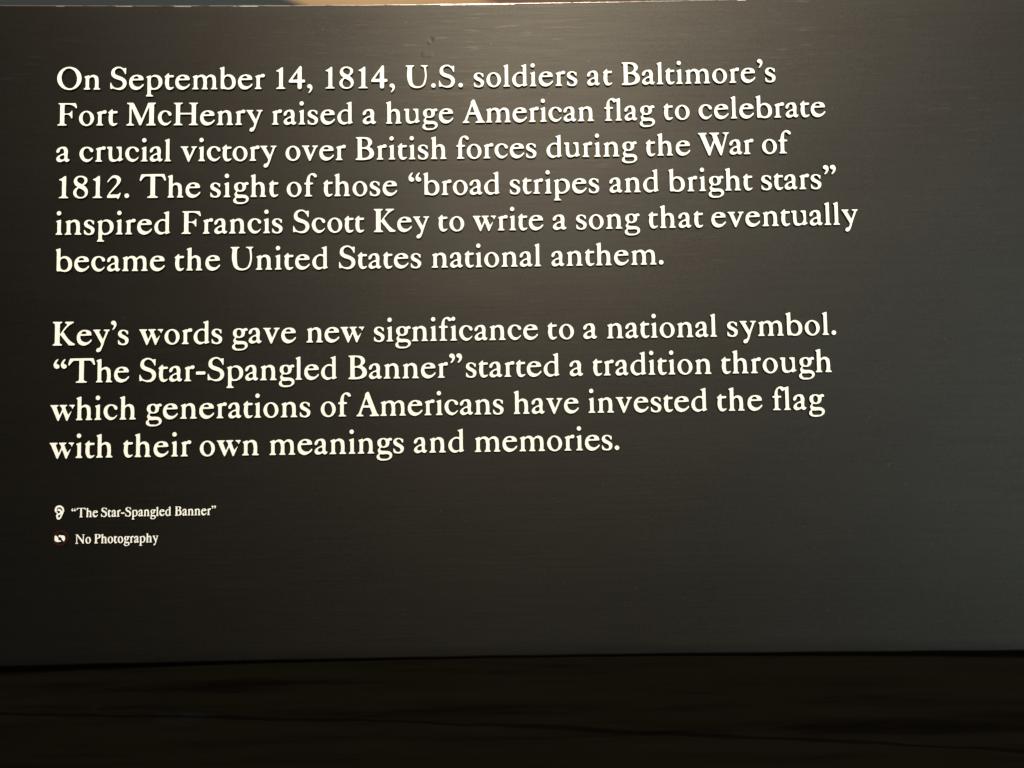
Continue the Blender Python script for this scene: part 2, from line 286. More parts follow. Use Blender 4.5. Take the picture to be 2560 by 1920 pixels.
    '8': '2,134 5,102 13,80 29,54 41,40 52,30 75,14 105,2 137,-4 169,-6 205,-2 235,6 261,18 285,35 307,58 321,81 329,106 333,138 331,166 326,186 318,210 309,228 290,254 274,270 248,290 244,294 241,302 242,306 245,311 274,330 288,342 301,358 309,374 316,394 319,414 317,434 311,454 302,470 285,486 269,498 246,510 225,517 206,522 181,525 161,526 133,524 113,520 93,514 77,506 61,494 41,474 29,456 21,439 15,418 12,394 14,374 21,349 33,326 45,308 61,294 88,274 92,270 94,262 89,254 60,234 45,222 25,199 13,180 7,166 3,150;71,126 72,142 76,162 83,182 91,198 101,214 114,230 121,236 133,238 153,231 185,215 217,195 237,179 249,166 259,150 267,126 269,110 267,94 259,74 249,58 237,46 225,39 209,32 189,27 169,26 149,30 129,37 113,46 101,56 88,74 79,90 73,110;84,426 87,442 92,454 99,466 109,477 121,484 137,489 153,492 173,491 189,489 205,483 221,475 232,466 241,454 247,442 252,426 253,410 252,394 248,382 232,354 222,342 213,335 205,330 193,329 181,332 165,340 129,359 109,374 98,386 91,398 86,414',
    '2': '9,29 11,21 16,13 20,9 28,6 84,5 216,9 224,8 232,4 250,-15 256,-20 264,-21 268,-19 273,-15 292,26 308,75 317,113 316,118 312,122 308,123 300,121 272,94 260,87 244,83 92,83 80,86 76,89 74,93 77,101 86,113 220,259 288,339 300,359 312,388 317,409 320,429 317,449 310,465 296,484 279,501 263,513 244,522 221,529 196,532 176,532 156,529 140,525 123,517 112,509 96,494 56,449 32,415 16,389 15,377 17,373 20,370 24,369 28,370 36,377 76,429 96,448 124,466 136,471 152,474 168,474 184,470 200,463 211,453 223,437 230,421 234,405 233,385 226,353 213,325 166,261 84,157 56,119 24,67 11,41',
    'S': '4,76 5,52 7,40 12,27 20,20 32,20 60,29 72,30 88,26 120,12 168,-1 188,-4 208,-4 252,0 280,8 297,16 320,32 340,52 356,74 368,100 376,131 378,152 374,184 365,212 356,230 338,252 312,272 266,300 148,347 128,357 117,368 110,380 105,396 102,412 103,432 107,448 117,468 132,484 148,498 168,508 188,514 208,514 224,509 248,498 264,487 280,472 301,448 315,428 343,372 348,366 352,365 356,367 358,372 361,404 364,496 361,512 356,517 348,519 316,509 300,509 288,513 267,528 252,535 226,544 208,547 192,547 172,547 152,544 115,532 85,516 60,496 44,476 32,451 23,416 23,376 28,349 36,331 52,309 76,288 99,272 124,259 236,221 252,212 264,204 279,184 290,160 294,140 290,116 281,96 271,80 256,64 240,53 220,45 192,38 160,38 140,40 120,46 104,53 84,65 71,76 60,88 50,104 21,164 16,168 12,168 8,164 7,156',
    'F': '7,16 7,12 11,7 23,4 203,4 211,5 219,9 221,16 219,21 214,24 195,31 183,39 169,52 164,64 163,80 163,240 166,252 169,256 175,260 195,264 227,264 243,261 259,255 279,243 295,228 305,212 319,180 322,176 327,173 331,173 338,176 341,180 343,192 343,248 341,340 339,352 335,355 331,355 327,351 310,324 299,312 287,302 271,295 243,287 211,284 179,287 171,291 166,296 163,312 163,468 164,484 169,492 175,495 183,498 215,500 267,500 295,496 335,483 371,465 393,448 423,416 431,411 439,412 443,416 445,432 443,448 423,520 419,526 411,531 43,532 31,531 23,528 22,524 22,520 27,514 51,502 58,496 63,488 66,476 67,76 64,60 55,47 39,34 11,22',
    'M': '2,16 3,10 7,5 15,1 23,1 163,1 173,4 179,12 178,20 174,24 167,28 147,36 131,47 123,56 117,68 117,372 118,396 120,400 123,404 127,402 131,396 139,380 294,20 299,12 304,8 311,5 323,5 335,8 340,16 495,388 511,424 515,429 519,431 523,424 525,400 524,68 519,56 503,42 491,35 467,28 459,24 457,20 456,12 459,6 463,3 475,1 651,1 659,1 667,4 671,8 673,16 669,24 647,39 636,52 632,64 630,80 631,476 632,484 636,492 666,516 670,524 670,528 667,535 659,539 627,540 515,539 507,538 499,532 494,524 483,496 361,180 355,169 351,166 347,166 340,172 333,184 191,480 175,512 163,528 151,537 139,539 35,539 23,538 18,536 15,532 15,524 23,513 39,505 63,499 68,496 71,488 71,76 70,68 67,60 59,50 39,36 11,27 6,24',
    'H': '7,16 7,12 11,7 23,4 195,4 207,5 212,8 215,12 215,16 213,20 207,25 187,32 171,43 159,56 155,68 155,244 159,253 167,258 191,260 403,260 415,258 421,252 424,244 425,232 425,80 423,64 416,52 399,38 383,30 364,24 359,21 357,16 357,12 360,8 367,5 375,4 551,4 559,5 565,8 568,12 568,16 563,23 539,36 525,52 520,64 519,88 519,472 525,488 533,500 543,509 564,520 568,524 568,528 563,534 555,535 511,536 375,536 363,533 359,528 360,524 363,520 387,512 405,500 419,484 423,476 425,468 424,312 421,304 415,298 407,296 395,296 183,296 171,297 163,299 156,308 155,320 155,460 156,476 165,492 179,505 191,512 214,520 217,524 218,528 215,532 203,536 151,536 27,536 19,535 13,532 10,528 11,524 14,520 37,508 53,492 60,480 63,468 63,80 62,68 60,60 52,48 35,34 11,22',
    'U': '7,530 7,526 10,522 31,511 39,504 47,494 51,482 51,470 41,354 41,282 44,246 50,202 55,181 71,123 83,90 95,69 112,50 131,34 156,18 179,8 203,1 231,-4 263,-6 299,-4 331,1 359,10 378,18 404,34 423,49 443,70 456,90 471,131 487,194 493,234 496,270 496,338 492,394 483,470 483,482 485,490 493,502 503,512 522,522 525,526 525,530 524,534 519,538 507,540 375,540 367,538 360,534 359,530 359,526 362,522 367,520 387,515 403,507 431,482 438,470 449,402 457,318 457,274 453,230 444,186 429,138 412,98 399,78 379,59 351,44 323,36 295,34 271,35 247,40 223,49 207,59 192,74 178,94 168,114 162,138 153,234 151,278 151,370 155,466 158,478 168,494 183,510 207,522 210,526 211,530 209,534 203,538 191,540 27,540 14,538 9,534',
    'A': '2,16 3,10 7,5 15,1 23,1 143,1 151,2 159,8 161,16 156,24 150,28 131,35 117,44 110,52 108,64 150,188 155,194 159,196 167,198 183,198 295,198 307,194 312,188 357,76 361,60 359,52 347,41 335,35 315,29 306,24 303,19 302,12 308,4 315,1 327,0 499,1 512,4 516,8 518,16 514,24 491,43 475,59 469,68 289,536 285,544 277,552 271,556 263,557 247,552 231,542 215,525 204,508 198,488 199,460 196,444 59,76 55,68 48,60 27,38 7,25;174,256 177,272 214,384 219,394 223,398 227,398 233,392 241,376 281,272 285,256 283,251 275,247 247,246 187,246 179,248 175,252',
    'B': '4,17 5,9 10,5 17,3 101,-2 157,-2 201,0 243,5 294,13 325,21 344,29 372,45 393,61 405,74 413,86 421,106 426,125 428,153 426,177 421,196 413,217 401,239 390,253 377,266 362,277 333,294 326,301 325,305 325,309 329,317 361,349 373,365 381,384 384,401 384,433 377,457 365,477 346,497 326,513 309,522 290,529 267,533 185,541 133,543 57,541 17,538 11,533 10,529 13,521 17,517 37,507 45,501 50,493 53,481 53,73 51,57 47,49 33,39 9,26 5,22;147,241 148,249 151,257 157,261 169,264 193,265 217,263 237,258 257,251 285,234 297,224 306,213 316,197 323,181 327,165 329,153 326,133 314,105 297,82 277,66 245,51 217,45 181,43 161,47 157,50 153,57 149,89;145,329 145,485 149,497 157,503 165,505 181,505 209,502 233,495 261,479 275,465 287,445 294,421 297,401 296,385 292,369 282,345 273,333 265,325 241,311 225,304 205,299 181,296 161,296 153,299 147,305 145,313',
    'T': '4,420 6,404 11,398 19,396 30,400 37,408 62,444 82,468 111,494 127,503 143,504 231,504 243,501 247,496 249,488 249,476 249,68 244,56 235,48 215,36 187,28 181,24 177,16 179,8 183,4 191,1 239,0 403,1 414,4 420,12 419,20 415,24 407,29 383,36 363,50 354,60 351,72 351,480 352,492 355,499 363,503 371,504 471,504 487,502 507,491 531,469 543,451 561,416 568,408 579,402 591,403 597,408 599,420 595,448 568,544 563,550 559,553 551,555 535,556 323,556 283,554 51,553 43,549 39,545 31,527 10,460 6,440',
    'W': '2,516 3,511 7,505 32,484 43,472 48,464 234,0 243,-12 255,-15 267,-12 271,-8 275,0 366,260 372,276 379,284 383,284 387,281 392,272 443,144 506,-4 511,-10 519,-14 531,-14 539,-9 543,-2 547,12 670,460 677,476 684,488 695,497 715,504 719,508 721,516 720,520 715,524 703,525 591,525 580,524 574,520 573,512 579,504 603,498 611,493 616,488 627,468 629,452 557,200 551,184 547,179 543,179 537,184 529,204 440,456 440,464 443,469 447,473 472,484 485,496 491,508 491,516 489,520 483,524 467,526 283,525 275,525 267,522 263,518 262,512 267,505 275,501 295,496 303,492 315,480 326,464 338,436 360,352 359,344 350,332 344,320 291,184 287,175 283,171 279,171 273,176 265,192 164,460 164,468 169,476 192,496 200,504 202,512 200,520 195,524 183,525 23,526 10,524 4,520',
    'K': '3,532 3,528 7,522 31,510 45,496 53,480 55,464 55,68 51,56 41,44 31,35 15,27 7,20 6,12 11,5 19,1 27,1 191,0 207,2 214,8 216,16 211,24 187,36 179,41 167,53 162,64 160,80 161,224 163,240 167,246 171,245 175,242 183,233 355,21 367,8 375,4 387,3 483,3 491,6 498,12 502,20 503,28 501,36 496,40 475,47 463,53 411,92 380,120 358,144 328,180 302,216 251,296 244,312 245,320 253,332 295,384 323,416 351,443 383,469 407,485 467,519 472,528 471,534 467,540 459,543 443,544 299,543 291,543 283,540 280,536 278,528 279,516 282,508 286,504 291,502 311,500 321,496 326,488 325,480 316,464 234,356 179,274 171,265 167,263 163,268 162,272 161,288 161,476 167,491 179,505 187,512 206,520 211,524 212,528 211,536 207,540 195,543 27,544 11,542 4,536',
    'y': '6,348 8,340 30,320 44,300 180,56 189,36 189,16 186,-8 179,-26 169,-44 159,-55 147,-62 119,-68 107,-74 92,-88 84,-104 82,-124 84,-132 87,-140 95,-148 103,-153 115,-157 127,-159 143,-155 163,-145 177,-132 189,-112 208,-72 223,-35 262,92 338,296 348,312 375,335 379,344 378,348 375,352 367,355 359,355 259,355 251,354 247,352 244,348 244,340 247,335 255,330 287,317 293,312 296,304 291,288 241,156 235,145 231,142 227,141 223,144 214,156 137,300 136,308 139,315 168,336 171,344 167,351 159,355 151,355 23,355 11,354 8,352',
    'v': '4,343 7,335 33,319 41,311 47,303 166,11 175,-5 182,-9 187,-10 193,-9 199,-5 207,7 332,291 343,306 373,331 378,339 378,343 375,348 371,350 363,352 263,352 255,351 249,347 246,339 249,331 271,315 279,308 284,299 284,291 223,147 216,135 211,132 207,132 203,136 198,147 140,295 140,303 144,311 171,329 177,335 179,343 177,347 171,351 159,352 23,352 11,351 5,347',
    'w': '4,343 8,335 27,315 40,295 163,8 171,-5 179,-9 187,-7 196,3 271,178 277,187 283,190 288,187 295,173 360,3 366,-5 371,-8 379,-8 383,-6 392,7 452,147 467,185 473,207 471,211 467,207 411,139 403,135 399,136 395,140 389,151 338,279 334,295 335,303 341,311 351,319 371,331 375,335 377,343 375,347 367,351 355,353 235,353 219,351 213,347 211,343 212,335 219,327 239,310 251,295 261,271 264,243 260,227 221,139 215,132 211,130 207,131 203,135 197,147 144,291 144,299 148,307 159,317 175,328 181,335 183,343 181,347 175,351 163,352 23,352 11,351 6,347;423,343 425,335 428,331 463,313 479,299 487,287 491,267 495,260 503,270 523,311 529,319 543,334 546,343 543,348 535,352 499,353 435,352 427,350',
    'u': '4,338 6,326 11,316 17,310 35,299 42,290 43,278 42,246 42,162 49,82 54,62 62,46 74,30 87,17 98,10 111,5 127,1 147,-2 167,0 192,6 215,14 243,27 251,29 259,27 276,14 283,11 291,11 310,18 363,46 367,50 370,58 368,62 364,66 343,75 338,82 336,90 335,330 334,338 331,346 325,350 315,352 263,354 231,351 223,349 219,346 217,334 223,322 231,314 255,302 262,294 265,286 274,250 281,210 283,182 283,154 280,134 274,114 264,94 251,76 239,64 227,56 211,51 195,50 171,52 147,60 135,70 130,78 127,86 118,150 115,186 115,250 121,334 120,342 118,346 111,350 91,353 35,353 11,350 6,346',
    'g': '8,-76 11,-98 15,-107 21,-116 40,-132 70,-148 98,-156 127,-159 167,-159 207,-157 243,-152 271,-144 290,-136 316,-120 336,-104 351,-85 359,-64 361,-44 359,-20 355,-8 348,4 330,24 307,41 283,50 239,56 215,58 155,58 135,62 111,70 99,77 90,88 87,100 88,112 93,120 101,128 111,134 127,135 167,129 203,132 231,141 245,148 262,160 280,180 287,195 291,206 298,240 298,276 299,284 303,290 307,292 339,291 351,296 356,304 358,312 357,324 354,332 348,340 339,347 323,353 311,353 293,348 255,333 247,332 239,333 214,344 195,349 175,350 135,349 115,346 95,341 63,324 53,316 43,306 36,292 31,280 26,244 27,227 31,207 35,195 43,180 70,148 72,144 73,136 69,128 52,108 44,96 38,84 35,72 35,60 39,44 56,12 58,4 57,0 52,-8 27,-30 16,-44 10,-60;70,-48 72,-36 77,-24 83,-17 91,-14 99,-13 127,-19 147,-19 227,-12 259,-17 283,-25 291,-30 296,-36 299,-44 301,-56 298,-76 289,-92 275,-105 255,-117 239,-121 227,-122 135,-120 123,-119 111,-115 103,-111 91,-100 82,-88 76,-76 71,-60;106,244 107,260 110,276 115,288 121,300 131,312 139,317 151,322 163,323 175,320 187,314 195,307 203,296 210,284 217,264 220,236 216,208 210,192 202,180 195,172 183,165 175,162 163,161 155,162 143,167 132,176 125,184 117,196 111,212',
    'f': '5,304 7,296 12,289 20,287 40,284 47,280 51,272 52,264 51,64 49,56 42,44 36,36 18,20 17,12 20,8 24,6 36,4 168,4 184,7 188,12 188,16 186,20 181,24 164,31 152,39 139,52 133,64 132,84 132,268 136,279 144,284 188,289 198,292 205,300 208,312 204,320 199,324 188,327 148,330 140,335 136,340 134,348 132,364 132,408 134,432 143,476 146,488 154,500 164,506 172,507 188,506 200,500 209,492 233,464 244,456 256,450 272,450 283,456 292,468 294,480 291,496 284,508 276,519 257,536 236,546 208,551 184,549 165,544 140,532 123,520 108,507 96,492 84,472 75,452 64,415 58,388 54,348 50,336 40,329 20,325 12,321 8,316',
    'ﬁ': '5,320 7,308 12,302 20,299 44,298 52,296 60,288 62,276 61,64 56,52 48,41 40,34 24,24 20,20 19,16 20,10 28,5 40,4 172,4 188,7 193,12 193,16 191,20 186,24 168,31 156,39 143,52 137,64 136,84 136,280 139,292 148,298 160,300 188,300 200,304 207,312 209,324 205,336 200,341 192,343 148,345 140,351 137,356 134,368 132,408 139,460 145,484 151,496 160,503 172,508 184,509 192,507 200,501 220,472 232,462 244,456 260,453 272,455 279,460 292,473 296,475 304,474 324,462 340,459 356,464 368,473 377,488 381,508 379,524 370,540 357,552 344,557 328,556 313,548 304,538 295,520 288,513 280,514 260,532 248,541 236,547 224,550 208,552 184,551 171,548 152,540 132,528 112,511 100,496 88,475 80,456 70,424 66,400 64,364 60,353 56,349 48,346 24,343 14,340 7,332;267,16 267,12 270,8 276,5 316,4 404,4 415,8 418,12 419,16 414,24 400,36 393,44 387,56 385,64 384,340 380,351 372,354 360,352 320,337 289,328 282,324 277,316 277,312 280,305 292,295 298,288 303,272 304,76 302,60 297,48 287,36 271,24',
    'ﬂ': '5,304 8,294 14,288 44,285 52,281 56,275 58,264 58,80 57,64 54,56 46,44 36,34 16,21 13,16 14,12 20,6 32,4 164,4 180,6 186,12 184,20 179,24 164,30 152,38 138,52 133,64 132,84 132,268 136,279 144,284 188,289 196,291 204,300 207,312 204,321 196,326 148,328 140,330 133,336 129,348 126,384 126,444 128,460 132,472 141,484 152,493 164,497 176,495 192,484 202,472 215,448 220,443 228,439 240,437 248,438 256,443 272,459 280,461 288,460 295,452 298,436 298,72 296,60 290,48 281,36 265,20 264,12 268,7 280,4 396,4 404,5 410,8 413,12 413,16 408,24 396,32 384,44 377,56 374,68 374,520 373,532 368,539 364,540 356,539 308,522 276,514 264,516 232,536 219,540 208,542 188,542 172,540 152,533 136,524 119,512 100,492 88,475 76,452 67,428 61,404 58,384 58,348 55,336 51,332 44,328 20,324 12,321 8,316',
}
HEAVY_LETTERS = {
    '“': '-3,411 1,383 12,359 32,339 52,330 84,328 107,335 128,354 135,375 129,395 116,411 104,418 80,425 72,431 68,439 67,451 74,475 104,524 104,533 96,540 84,541 72,535 32,499 8,458 0,435;158,411 164,379 176,356 194,339 216,329 244,328 269,335 288,352 297,375 292,393 280,409 268,417 240,426 230,439 230,455 238,479 267,527 265,535 256,541 244,540 228,531 191,495 168,453',
    'T': '-1,420 1,408 7,400 23,399 35,402 85,468 115,496 131,506 147,508 223,508 235,506 242,500 245,480 245,68 240,56 227,43 207,31 181,24 174,16 177,8 187,5 243,4 407,4 419,7 423,12 419,22 391,32 371,45 360,56 356,68 355,480 359,501 367,506 379,508 479,506 499,495 525,472 563,410 579,404 595,404 600,408 604,420 599,448 573,540 563,550 543,552 43,549 32,540 23,516 3,448',
    'h': '-2,16 3,7 15,4 143,4 159,9 160,20 137,44 129,64 129,244 134,260 148,280 167,293 187,299 211,291 229,272 236,248 245,196 247,156 241,64 232,44 215,20 215,12 219,7 231,4 355,4 371,7 375,16 370,24 351,40 337,60 340,188 333,268 324,296 309,316 290,332 268,344 243,352 195,353 176,348 147,335 135,336 130,344 129,356 128,524 123,536 111,539 15,509 8,504 4,496 7,487 26,468 31,448 31,76 29,60 25,48',
    'e': '-4,169 -1,133 7,101 20,73 36,49 55,29 79,13 107,1 132,-5 168,-7 199,-3 236,9 260,21 292,44 328,81 340,98 345,117 343,125 336,133 316,133 308,129 280,98 260,83 232,71 204,68 172,75 140,91 120,109 101,137 91,165 87,193 88,209 96,217 324,225 332,227 338,233 339,253 336,273 324,297 312,314 296,327 277,337 224,351 164,353 132,349 93,337 61,317 32,288 12,253 0,211;110,269 115,285 128,301 148,314 164,318 184,315 199,305 210,289 214,273 213,265 208,260 192,257 124,257 114,261',
    'S': '-4,76 0,36 7,24 16,18 32,18 72,28 125,8 168,-2 220,-4 259,0 305,16 328,32 348,52 364,74 376,100 384,131 386,152 382,184 373,212 364,230 346,252 320,272 274,300 156,347 136,357 118,380 110,412 111,432 115,448 135,480 168,505 188,512 204,512 236,500 265,480 302,436 336,369 344,363 360,363 367,372 370,408 372,496 369,512 360,519 348,521 312,511 300,512 260,536 220,546 172,547 148,544 117,536 83,520 55,500 36,476 24,451 15,416 15,376 20,349 28,331 44,309 91,272 116,259 228,221 256,204 271,184 282,160 286,140 282,116 263,80 248,64 232,53 184,38 144,41 104,57 76,79 54,112 28,168 20,174 12,174 4,171 -1,160',
    't': '1,304 6,296 20,284 23,276 12,172 16,116 32,63 44,38 56,21 72,8 98,-4 120,-8 148,-6 168,0 197,16 221,40 230,56 225,64 216,66 172,53 156,52 144,55 132,63 123,84 116,168 119,228 125,280 132,287 140,289 208,293 219,296 225,304 229,316 224,336 208,342 148,340 128,342 119,352 112,388 104,394 96,394 84,387 12,320 4,312',
    'a': '-3,247 0,227 12,215 32,210 52,215 64,223 76,238 100,297 112,308 124,312 140,308 154,295 162,279 167,255 169,223 163,203 152,197 94,175 59,155 28,130 8,103 -2,75 -2,55 12,28 32,9 64,-3 100,-4 132,3 168,20 180,23 212,3 228,-1 248,-1 264,3 284,17 300,35 307,51 305,59 300,63 272,66 263,79 258,111 258,147 265,223 264,263 257,291 244,319 223,343 196,353 144,357 104,352 68,339 40,323 19,303 3,275;85,95 90,115 104,136 124,150 152,158 164,156 171,147 178,107 177,91 169,75 152,61 136,56 120,56 104,64 90,79',
    'r': '-2,16 3,7 15,4 151,4 168,8 171,12 170,20 145,40 132,64 132,260 139,273 155,283 207,283 227,288 242,304 246,324 243,343 231,356 215,363 187,363 166,360 135,346 103,343 24,316 15,310 11,304 12,296 32,276 38,252 39,72 37,60 28,44 3,23',
    '-': '-4,199 -3,163 4,155 19,151 207,152 216,155 222,163 224,187 224,207 220,215 215,220 203,223 15,222 0,215',
    'p': '-2,-150 3,-159 15,-162 159,-162 176,-158 179,-154 177,-146 147,-128 132,-110 127,-98 125,-30 127,-10 139,-2 203,-4 241,2 277,14 313,34 347,66 371,101 383,135 387,178 386,206 380,238 363,280 326,318 282,342 243,351 199,351 171,346 135,329 115,340 103,341 11,308 7,302 6,294 28,270 33,250 33,-86 31,-102 25,-118;119,182 124,254 130,278 143,294 155,302 175,308 195,309 215,304 235,294 251,281 265,262 283,218 289,162 288,134 284,114 274,90 260,70 243,54 219,41 195,34 179,33 167,37 155,46 136,74 122,138',
    'n': '-1,16 3,7 15,4 147,4 163,10 164,20 142,44 135,64 135,244 140,260 155,280 175,294 195,299 207,298 223,291 241,272 249,248 258,192 259,132 254,64 244,44 223,20 223,11 227,7 239,4 375,4 387,7 391,16 387,23 361,44 350,64 353,196 346,264 339,292 322,316 295,337 263,350 227,354 191,350 147,332 139,334 126,344 108,344 28,316 17,308 16,296 36,276 42,256 43,72 40,60 34,48 23,36 3,23',
    'g': '0,-76 3,-98 13,-116 32,-132 63,-148 90,-156 119,-159 215,-157 251,-152 279,-144 324,-120 344,-104 359,-85 367,-64 369,-44 367,-20 356,4 338,24 315,41 291,50 247,56 163,58 143,62 107,77 98,88 95,100 99,119 115,131 127,133 175,129 212,132 243,143 271,162 288,180 299,206 305,236 308,280 311,286 319,290 347,291 360,296 364,304 366,316 359,336 343,349 323,354 299,352 247,336 199,349 127,349 87,341 55,324 35,306 23,280 18,244 23,207 35,180 62,148 65,136 36,96 27,72 31,44 48,12 49,0 8,-44 2,-60;78,-48 83,-28 95,-17 159,-19 227,-13 259,-19 279,-27 290,-40 293,-56 291,-72 284,-88 269,-104 251,-115 223,-122 143,-120 119,-115 99,-100 84,-76;114,244 118,276 129,300 147,317 163,320 181,312 198,292 209,264 212,236 208,208 197,184 179,167 163,164 147,170 130,188 118,216',
    'l': '-2,16 2,8 7,5 43,4 151,5 161,8 164,16 159,24 135,44 128,56 125,68 125,520 122,532 111,539 95,536 15,508 5,496 7,488 27,468 33,440 33,80 28,52',
    'd': '-4,163 4,108 28,58 44,38 67,19 116,-5 140,-9 172,-7 193,-1 240,18 263,3 284,3 358,31 364,35 367,43 364,49 345,63 342,75 341,519 340,532 332,539 316,538 260,518 224,509 214,503 210,495 212,489 239,475 247,459 250,379 247,355 236,348 192,353 152,349 109,331 71,307 40,277 16,241 0,199;92,175 97,223 106,251 125,283 152,304 188,315 204,314 220,309 236,297 246,283 250,251 250,79 244,63 232,55 204,46 184,46 152,54 132,65 116,83 102,111 94,139',
    'B': '-4,17 -3,9 1,6 13,3 93,-2 165,-2 251,5 329,20 380,45 413,74 429,106 436,153 429,196 409,239 385,266 341,294 333,305 337,317 369,349 381,365 389,384 392,401 392,433 385,457 373,477 353,498 333,514 313,524 273,534 137,543 9,538 2,529 5,521 37,501 42,493 45,481 45,73 43,57 39,49 1,26;155,241 157,253 161,259 185,264 221,260 257,247 281,231 301,209 315,181 321,153 318,133 306,105 292,85 273,69 249,56 221,47 193,43 169,47 161,57 157,89;153,333 153,485 157,497 165,503 185,505 209,500 233,491 255,477 267,465 279,445 286,421 289,401 284,369 274,345 257,325 233,311 201,299 165,297 158,301 154,309',
    '”': '-2,506 2,490 14,474 24,466 56,455 65,442 63,422 54,398 28,358 30,346 40,341 52,342 71,354 89,370 108,393 128,434 135,474 132,498 120,523 102,542 80,552 48,553 24,546 4,527;161,510 164,494 178,474 192,466 216,459 227,446 227,430 218,402 190,358 192,350 200,343 212,343 225,350 245,366 268,391 289,430 296,452 299,474 294,502 284,524 267,542 244,554 208,555 188,549 168,531',
    'N': '-2,528 2,520 7,516 63,495 70,488 72,480 70,68 65,56 51,43 31,31 6,24 -1,16 2,8 11,5 67,4 187,5 195,6 201,12 199,20 195,24 167,31 139,47 130,56 125,68 125,392 127,405 135,412 143,409 156,396 487,13 495,7 507,4 539,5 548,8 553,24 553,472 561,488 575,502 591,512 618,520 621,528 615,534 607,535 551,536 443,535 435,534 429,528 433,520 459,512 475,501 490,484 496,468 497,196 494,180 487,175 479,178 467,190 159,532 143,536 15,536 3,534',
    'o': '-4,173 0,136 12,98 28,69 48,44 76,21 107,5 136,-4 172,-7 208,-4 241,5 272,21 300,44 320,69 336,98 348,136 352,173 348,208 336,246 320,276 300,300 275,321 244,338 208,348 176,351 144,349 112,341 79,325 49,301 28,276 12,246 0,208;92,189 98,241 115,281 128,298 144,311 160,317 172,317 188,311 202,301 218,285 231,265 251,217 258,161 251,105 234,65 208,39 192,32 180,31 164,36 148,47 130,65 117,85 99,133',
    'P': '-3,16 0,8 15,4 203,4 217,8 220,16 219,24 211,38 199,45 166,56 156,68 155,216 157,236 163,242 171,245 235,244 275,250 309,260 339,276 371,305 391,334 403,364 408,404 403,440 387,470 359,500 336,516 318,524 279,532 179,542 63,542 6,536 2,528 6,520 38,500 47,480 47,76 43,56 7,36 -1,26;155,324 155,480 156,492 163,501 179,504 207,501 239,490 259,478 272,464 284,444 291,420 294,392 290,360 280,332 264,312 243,298 203,285 171,287 158,296',
    'y': '4,344 27,320 38,304 183,40 185,20 182,-8 166,-44 143,-65 111,-72 99,-78 87,-90 80,-104 78,-124 84,-140 103,-152 127,-156 147,-153 167,-143 183,-128 195,-108 227,-35 266,92 342,296 351,313 379,336 382,344 379,349 367,352 255,352 242,348 240,344 243,337 283,319 290,312 292,304 242,168 235,157 227,153 219,157 214,164 141,300 140,308 143,316 170,336 174,344 171,348 155,352 19,352 7,350',
}
SYMBOLS = {
    'ear': '225,-282 227,-302 232,-326 247,-358 266,-378 304,-400 308,-406 307,-414 288,-450 279,-482 280,-518 296,-580 306,-598 318,-610 340,-622 364,-628 382,-626 404,-615 429,-594 447,-570 501,-450 538,-358 548,-330 551,-306 545,-262 533,-230 516,-199 493,-170 468,-151 440,-137 412,-130 376,-125 344,-128 324,-134 296,-149 272,-170 252,-195 236,-226 228,-254;339,-542 343,-490 348,-479 395,-458 428,-437 432,-436 436,-442 410,-538 404,-548 396,-551 352,-553 343,-550;296,-278 298,-254 301,-242 307,-230 318,-218 336,-205 352,-197 372,-192 392,-192 412,-197 432,-205 457,-226 469,-242 482,-266 488,-286 491,-306 490,-322 486,-334 480,-341 476,-341 457,-306 444,-288 427,-270 411,-258 392,-248 372,-244 352,-247 336,-254 328,-262 321,-278 319,-306 322,-322 324,-324 336,-316 352,-313 380,-315 401,-330 408,-339 412,-350 409,-374 397,-394 380,-404 356,-408 348,-406 340,-399 324,-374 312,-364 305,-354 299,-334',
    'cam': '236,-1306 239,-1334 250,-1366 263,-1383 283,-1395 341,-1410 387,-1412 443,-1403 456,-1398 460,-1394 461,-1390 448,-1370 435,-1360 423,-1355 391,-1353 374,-1342 365,-1326 369,-1302 369,-1286 367,-1274 360,-1258 348,-1242 319,-1213 292,-1190 283,-1185 275,-1185 263,-1190 254,-1198 247,-1210 238,-1274;370,-1210 374,-1222 383,-1230 439,-1244 461,-1258 474,-1278 499,-1335 527,-1373 543,-1387 555,-1388 567,-1385 575,-1378 579,-1371 595,-1314 598,-1282 595,-1247 584,-1214 567,-1196 543,-1186 515,-1180 479,-1183 459,-1183 447,-1180 427,-1169 411,-1168 396,-1174 383,-1185 373,-1198',
    'ring': '148,-1288 153,-1340 167,-1390 191,-1438 223,-1480 239,-1495 271,-1520 315,-1544 339,-1553 371,-1561 419,-1567 475,-1562 525,-1548 573,-1524 615,-1492 630,-1476 655,-1444 679,-1400 688,-1376 696,-1344 702,-1292 697,-1240 683,-1190 659,-1142 627,-1100 611,-1085 579,-1060 535,-1036 511,-1027 479,-1019 431,-1013 375,-1018 325,-1032 277,-1056 235,-1088 220,-1104 195,-1136 171,-1180 162,-1204 154,-1236;216,-1292 221,-1244 233,-1208 245,-1184 258,-1164 267,-1154 275,-1151 284,-1160 505,-1444 520,-1464 522,-1472 515,-1479 475,-1493 439,-1499 415,-1499 367,-1491 335,-1479 315,-1468 275,-1436 245,-1396 233,-1372 222,-1340;328,-1108 335,-1101 375,-1087 411,-1081 435,-1081 483,-1089 515,-1101 535,-1112 575,-1144 605,-1184 617,-1208 628,-1240 634,-1288 629,-1336 617,-1372 605,-1396 592,-1416 583,-1426 575,-1429 566,-1420 345,-1136 330,-1116',
}
